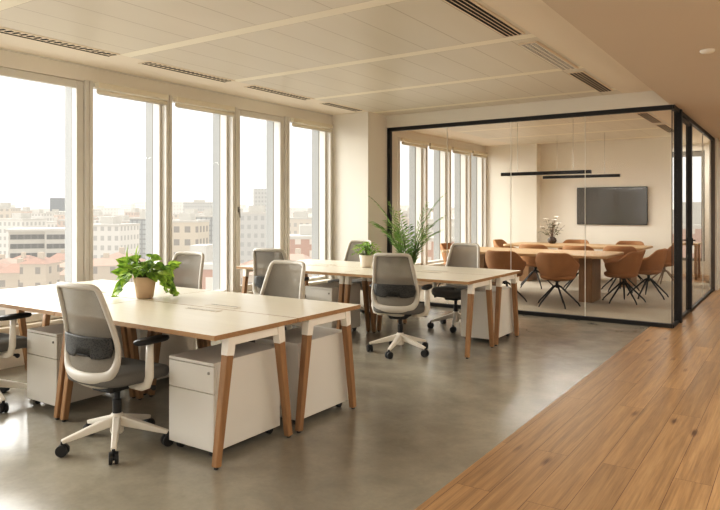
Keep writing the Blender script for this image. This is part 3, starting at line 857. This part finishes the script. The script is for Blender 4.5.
# hero: white banded office block of two wings
p = along(B(46),235); r = empty('office_block', (p.x,p.y,GZ), TH+R(20)); tag(r, 'white office block with long dark window bands in front of the first window', 'building')
top = topz(231,235)-GZ
for nm, x0, x1, y0, y1 in (('wing',-12,0,0,18),('wing',0,21,-3,15)):
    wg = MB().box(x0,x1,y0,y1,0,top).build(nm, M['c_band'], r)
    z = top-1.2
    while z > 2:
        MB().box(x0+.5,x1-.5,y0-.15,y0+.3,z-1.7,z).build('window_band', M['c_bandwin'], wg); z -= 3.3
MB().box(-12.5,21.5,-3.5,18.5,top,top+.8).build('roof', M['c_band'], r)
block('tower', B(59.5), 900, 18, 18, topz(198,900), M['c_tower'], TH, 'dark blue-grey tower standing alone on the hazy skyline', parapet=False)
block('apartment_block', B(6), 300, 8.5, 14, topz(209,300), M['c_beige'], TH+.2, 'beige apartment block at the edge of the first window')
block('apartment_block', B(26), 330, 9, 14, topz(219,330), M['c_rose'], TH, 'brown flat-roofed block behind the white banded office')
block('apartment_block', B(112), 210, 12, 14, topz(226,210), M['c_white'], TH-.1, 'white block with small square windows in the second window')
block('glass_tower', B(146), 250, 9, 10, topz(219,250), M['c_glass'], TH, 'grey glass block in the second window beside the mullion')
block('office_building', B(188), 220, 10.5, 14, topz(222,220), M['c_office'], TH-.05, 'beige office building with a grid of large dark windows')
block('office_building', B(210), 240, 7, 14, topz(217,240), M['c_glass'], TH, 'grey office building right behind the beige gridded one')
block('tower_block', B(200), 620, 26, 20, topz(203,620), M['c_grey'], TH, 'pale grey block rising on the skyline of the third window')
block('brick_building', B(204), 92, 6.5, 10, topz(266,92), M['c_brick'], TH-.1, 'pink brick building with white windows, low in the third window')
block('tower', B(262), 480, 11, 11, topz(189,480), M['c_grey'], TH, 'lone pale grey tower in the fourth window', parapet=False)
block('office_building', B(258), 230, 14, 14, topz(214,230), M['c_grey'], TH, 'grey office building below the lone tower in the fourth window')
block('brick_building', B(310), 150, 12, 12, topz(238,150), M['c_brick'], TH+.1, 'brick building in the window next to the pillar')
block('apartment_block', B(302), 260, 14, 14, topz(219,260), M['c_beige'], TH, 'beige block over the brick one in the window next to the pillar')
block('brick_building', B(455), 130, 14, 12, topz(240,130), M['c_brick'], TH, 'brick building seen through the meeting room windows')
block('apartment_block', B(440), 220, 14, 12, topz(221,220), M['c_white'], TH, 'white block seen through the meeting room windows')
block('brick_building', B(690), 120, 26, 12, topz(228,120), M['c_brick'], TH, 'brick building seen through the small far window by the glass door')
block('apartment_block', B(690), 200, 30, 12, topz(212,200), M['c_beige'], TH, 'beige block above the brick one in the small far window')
# tiled houses in front
rc = random.Random(3)
def house(b, D, w, d, top, rz, label, mat):
    p = along(b, D); r = empty('house', (p.x,p.y,GZ), rz); tag(r, label, 'building', 'red tiled houses below the windows')
    H = top-GZ; rh = w*.22
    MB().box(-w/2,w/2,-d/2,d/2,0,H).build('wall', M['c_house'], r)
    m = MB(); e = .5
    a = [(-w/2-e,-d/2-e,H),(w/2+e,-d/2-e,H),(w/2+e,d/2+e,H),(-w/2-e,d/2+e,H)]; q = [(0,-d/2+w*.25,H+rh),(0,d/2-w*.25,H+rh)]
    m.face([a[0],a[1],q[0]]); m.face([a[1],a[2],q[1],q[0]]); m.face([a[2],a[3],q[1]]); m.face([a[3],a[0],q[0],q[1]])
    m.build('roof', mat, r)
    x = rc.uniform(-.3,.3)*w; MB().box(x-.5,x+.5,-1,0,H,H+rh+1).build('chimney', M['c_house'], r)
hl = 'low house with a red tiled roof below the %s'
SPOTS += [(along(B(50),150).x,along(B(50),150).y,5),(along(B(160),120).x,along(B(160),120).y,3.5)]
SPOTS += [(p.x-8,p.y-2,16),(p.x+12,p.y+10,18),(p.x+12,p.y+10,24)]
for x0, x1, n, wn in ((-15,78,46,'first window'),(92,170,22,'second window'),(172,235,14,'third window'),(240,330,14,'fourth and fifth windows')):
    for k in range(n):
        for tries in range(200):
            x = x0+(x1-x0)*rc.random(); D = rc.uniform(130,215); w, d = rc.uniform(5,7.5), rc.uniform(5.5,9)
            if free(B(x), D, math.hypot(w,d)/2*1.07): break
        else: continue
        y = rc.uniform(257, min(290, 210+653/D*20.5))
        house(B(x), D, w, d, topz(y,D), TH+rc.choice((0,PI/2))+rc.uniform(-.3,.3), hl % wn, rc.choice((M['c_roof'],M['c_roof2'])))
# middle distance blocks: nothing in the hazy view tells one from the next of its colour
kinds = (('c_white','white flat-roofed block in the hazy middle distance of the city','white blocks in the middle distance'),
         ('c_beige','beige flat-roofed block in the hazy middle distance of the city','beige blocks in the middle distance'),
         ('c_rose','rose-brown flat-roofed block in the hazy middle distance of the city','rose blocks in the middle distance'))
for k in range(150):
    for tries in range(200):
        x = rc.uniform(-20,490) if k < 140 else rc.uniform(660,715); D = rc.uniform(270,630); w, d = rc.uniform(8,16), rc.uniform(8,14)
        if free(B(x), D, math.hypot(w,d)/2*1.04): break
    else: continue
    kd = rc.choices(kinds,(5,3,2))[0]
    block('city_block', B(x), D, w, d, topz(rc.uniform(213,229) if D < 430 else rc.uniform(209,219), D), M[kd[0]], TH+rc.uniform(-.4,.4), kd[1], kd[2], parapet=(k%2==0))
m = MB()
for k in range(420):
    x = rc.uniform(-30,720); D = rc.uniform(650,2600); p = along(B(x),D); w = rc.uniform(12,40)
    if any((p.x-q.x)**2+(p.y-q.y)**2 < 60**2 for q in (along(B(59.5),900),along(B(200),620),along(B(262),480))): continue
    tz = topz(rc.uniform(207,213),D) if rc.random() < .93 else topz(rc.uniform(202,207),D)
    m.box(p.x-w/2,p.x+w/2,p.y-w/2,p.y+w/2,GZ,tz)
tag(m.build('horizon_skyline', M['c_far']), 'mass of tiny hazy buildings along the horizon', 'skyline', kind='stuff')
# two small trees among the roofs
for x, D, y, lb in ((50,150,262,'green treetop in front of the white banded office'),(160,120,262,'green treetop among the roofs in the second window')):
    p = along(B(x),D); r = empty('tree', (p.x,p.y,GZ)); tag(r, lb, 'tree')
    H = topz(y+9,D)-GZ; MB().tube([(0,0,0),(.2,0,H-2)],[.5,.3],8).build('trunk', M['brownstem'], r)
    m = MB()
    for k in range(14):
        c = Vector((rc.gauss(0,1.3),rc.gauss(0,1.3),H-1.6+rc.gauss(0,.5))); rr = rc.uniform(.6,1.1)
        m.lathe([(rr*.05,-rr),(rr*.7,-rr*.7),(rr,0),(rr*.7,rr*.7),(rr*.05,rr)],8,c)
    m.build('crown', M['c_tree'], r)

# ------------------------------------------------------------------ light
W = bpy.data.worlds.new('sky'); bpy.context.scene.world = W; W.use_nodes = True
nt = W.node_tree; bg = nt.nodes['Background']
tc = nt.nodes.new('ShaderNodeTexCoord'); sp = nt.nodes.new('ShaderNodeSeparateXYZ'); rp_ = nt.nodes.new('ShaderNodeValToRGB')
nt.links.new(tc.outputs['Generated'], sp.inputs[0]); nt.links.new(sp.outputs['Z'], rp_.inputs[0]); nt.links.new(rp_.outputs[0], bg.inputs[0])
e = rp_.color_ramp.elements; e[0].position = 0; e[0].color = (1,.975,.94,1); e[1].position = .35; e[1].color = (1,.99,.97,1)
bg.inputs[1].default_value = 1.0
def sun(name, strength, angle, direction, col):
    l = bpy.data.lights.new(name,'SUN'); l.energy = strength; l.angle = R(angle); l.color = col
    o = bpy.data.objects.new(name, l); C.objects.link(o)
    o.rotation_euler = Vector(direction).to_track_quat('-Z','Y').to_euler()
sun('sun', 9.0, 75, (1.0,.12,-.52), (1,.995,.965))
def lamp(x, y, z, sx, sy, power, col=(1,.985,.95)):
    l = bpy.data.lights.new('fill_and_pendant_light','AREA'); l.shape = 'RECTANGLE'; l.size = sx; l.size_y = sy; l.energy = power; l.color = col
    o = bpy.data.objects.new('fill_and_pendant_light', l); C.objects.link(o); o.location = (x,y,z)
for y in (0.5,3.5,6.5,9.5,12.5): lamp(.9,y,2.67,.5,1.6,24)  # added fill lights under the soffit, out of view and without fixtures
lamp(-3.48,10.5,1.985,1.4,.035,14); lamp(-3.48,12.7,2.025,1.35,.035,14); lamp(-2.2,15.2,2.85,.5,.5,25)  # pendant lamps, then an unseen fill light added to brighten the alcove

# ------------------------------------------------------------------ camera
cd = bpy.data.cameras.new('camera'); cam = bpy.data.objects.new('camera', cd); C.objects.link(cam)
cam.location = (0,0,1.42); cam.rotation_euler = (PI/2,0,TH)
cd.sensor_width = 36; cd.lens = 653/720*36; cd.shift_y = -45/720; cd.clip_end = 6000
sc = bpy.context.scene; sc.camera = cam
sc.view_settings.view_transform = 'Standard'; sc.view_settings.look = 'None'; sc.view_settings.exposure = 0.60
vs = sc.view_settings; vs.use_curve_mapping = True; cv = vs.curve_mapping.curves[3]
for px_, py_ in ((.05,.040),(.22,.218),(.6,.63)): cv.points.new(px_, py_)
vs.curve_mapping.update()
sc.cycles.max_bounces = 10; sc.cycles.diffuse_bounces = 5; sc.cycles.transparent_max_bounces = 24; sc.cycles.use_denoising = True
sc.cycles.sample_clamp_indirect = 6
